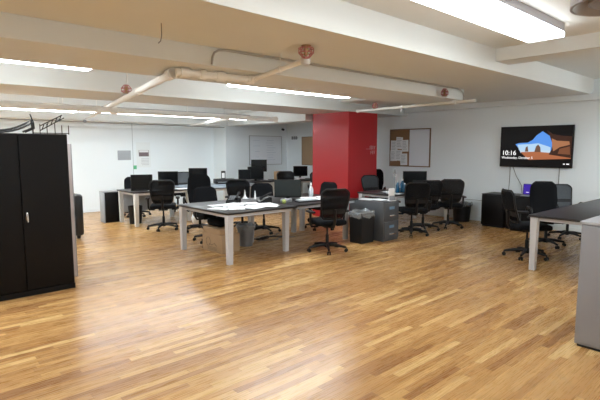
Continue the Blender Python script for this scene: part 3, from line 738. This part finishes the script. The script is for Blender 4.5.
for j in range(3):
    pts = [(4.75+.09*i+.03*math.sin(i*2+j), 6.35+.12*j+.07*math.sin(i*1.3+2*j), .012+.01*j) for i in range(10)]
    tag(MB().tube(pts, .008, 6).build('floor_cable', GCABLE if j != 1 else CABLE), ['pale cable tangled on the floor nearest the wire basket','black cable looping on floor under the main desk','pale cable farthest back under the main desk'][j], 'cable', 'cables under the main desk')
tag(MB().tube([(3.78,6.55,.01),(3.80,6.50,.10),(3.84,6.46,.16),(3.86,6.44,.05)], .014, 8).build('floor_cable', CABLE), 'short black cable bundle left of the logo carton', 'cable', 'cables under the main desk')
# filing cabinet top
for k, (x, y, a, l) in enumerate([(6.52,5.42,5,'at the back'),(6.60,5.20,-12,'in the middle')]):
    paper('white sheet on the dark filing cabinet, '+l, x, y, a, k, 'papers on the filing cabinet', z=.691, n=3).location.z = .691+.007*k
t = thing('paper_holder', 'white upright holder standing on the dark filing cabinet', 'holder', (6.66,4.98,.691), -20)
MB().box(-.07,.07,-.05,.05,0,.008,.003).build('foot', WPLAS, t); MB().box(-.06,.06,.0,.012,.008,.22,.003).build('back_plate', WPLAS, t)
MB().box(-.05,.05,-.03,-.0,.008,.09,.003).build('card_pocket', GREYW, t)
# right cluster desk items
def bottle(loc, label, s=1.):
    t = thing('water_bottle', label, 'bottle', loc, 0, 'blue water bottles')
    MB().lathe([(.034*s,0),(.037*s,.01),(.037*s,.15*s),(.02*s,.19*s),(.014*s,.21*s)], 16).build('bottle_body', BLUEB, t)
    MB().lathe([(.016*s,.21*s),(.016*s,.235*s)], 12).build('cap', WPLAS, t)
bottle((7.68,5.60,.731), 'left blue water bottle on the desk behind filing cabinet', 1.0)
bottle((7.86,5.62,.731), 'right blue water bottle on the desk behind filing cabinet', 1.1)
bottle((7.78,5.50,.731), 'short blue water bottle between two taller blue ones', .8)
t = thing('bottle_stand', 'slim grey stand on the desk behind the blue bottles', 'stand', (8.05,5.95,.731))
MB().lathe([(.05,0),(.05,.01),(.01,.02),(.01,.30),(.03,.31),(.03,.36),(.008,.37),(.008,.44)], 12).build('stem', GREYW, t)
MB().lathe([(.035,0),(.035,.01)], 12).build('collar', WPLAS, t).location = (0,0,.30)
t = thing('laptop', 'dark laptop with pale patch in front of right cluster monitor', 'laptop', (8.36,5.48,.731), -40)
MB().box(-.16,.16,-.11,.11,0,.018,.005).build('keyboard_base', GREYW, t)
l = MB().box(-.16,.16,0,.01,0,.21,.004).build('lid', BPLA, t); l.location = (0,.11,.012); l.rotation_euler.x = R(-12)
for k, (x, y, a, l) in enumerate([(7.45,5.5,10,'left end'),(7.62,5.78,-20,'far left part'),(8.75,5.55,30,'right end')]):
    paper('white sheet on the desk behind the filing cabinet, '+l, x, y, a, k, 'papers on the right cluster desk')
# far items
t = thing('printer', 'low black machine on rear desk under the white faced speaker', 'printer', (6.55,10.18,.721), -20)
MB().box(-.26,.26,-.15,.15,0,.12,.02,3).build('printer_body', BPLA, t); MB().box(-.2,.2,-.155,-.15,.03,.05).build('paper_slot', GREYW, t)
t = thing('speaker', 'small white faced black speaker standing on the black machine', 'speaker', (6.52,10.18,.843), -35)
MB().box(-.055,.055,-.05,.05,0,.20,.012,3).build('speaker_body', BPLA, t); MB().box(-.035,.035,-.053,-.05,.02,.15).build('front_panel', WPLAS, t)
for k, (x, y, a, l) in enumerate([(8.45,9.85,10,'left'),(8.62,9.80,50,'centre'),(8.80,9.78,-20,'right'),(8.58,9.98,80,'back')]):
    o = paper('white paper pile on the far desk left of red pillar, '+l+' one', x, y, a, k, 'paper piles on the far desk', n=8); o.location.z = .731+.02*k
t = carton((8.42,10.25,.731), 20, .22, .2, .24, 'small cardboard box on the far desk beside the paper piles')
paper('white sheet on the rear left desk beside the first monitor', 4.35, 9.45, 20, 0, None, z=.721, w=.3)
paper('white sheet under the second monitor of rear left desk', 4.95, 9.45, -10, 0, None, z=.721)
t = thing('white_bag', 'crumpled white bag on the floor behind the left mesh chair', 'bag', (4.98,8.72,0))
b = MB(); bmesh.ops.create_icosphere(b.bm, subdivisions=3, radius=.16)
for v in b.bm.verts: v.co *= 1+.12*math.sin(23*v.co.x+11*v.co.z)+.08*math.sin(31*v.co.y); v.co.z = max(v.co.z*1.1+.16, .0)
b.build('bag_body', PAPER, t); MB().tube([(-.05,0,.30),(-.02,0,.38),(.05,0,.36),(.06,0,.29)], .008, 6).build('bag_handle', PAPER, t)

# ---------------------------------------------------------------- world, camera
w = bpy.data.worlds.new('World'); scn.world = w; w.use_nodes = True
w.node_tree.nodes['Background'].inputs[0].default_value = (.8,.9,1,1); w.node_tree.nodes['Background'].inputs[1].default_value = .1
cam = bpy.data.cameras.new('Camera'); co = bpy.data.objects.new('Camera', cam); col.objects.link(co)
cam.sensor_width = 36; cam.lens = 465/600*36; cam.clip_start = .05
co.location = (0,0,1.6)
tilt = math.atan(51/465)
co.rotation_euler = (R(90)-tilt, 0, R(48-90))
scn.camera = co
scn.view_settings.view_transform = 'Standard'; scn.view_settings.look = 'None'; scn.view_settings.gamma = 1
scn.view_settings.exposure = 0.22
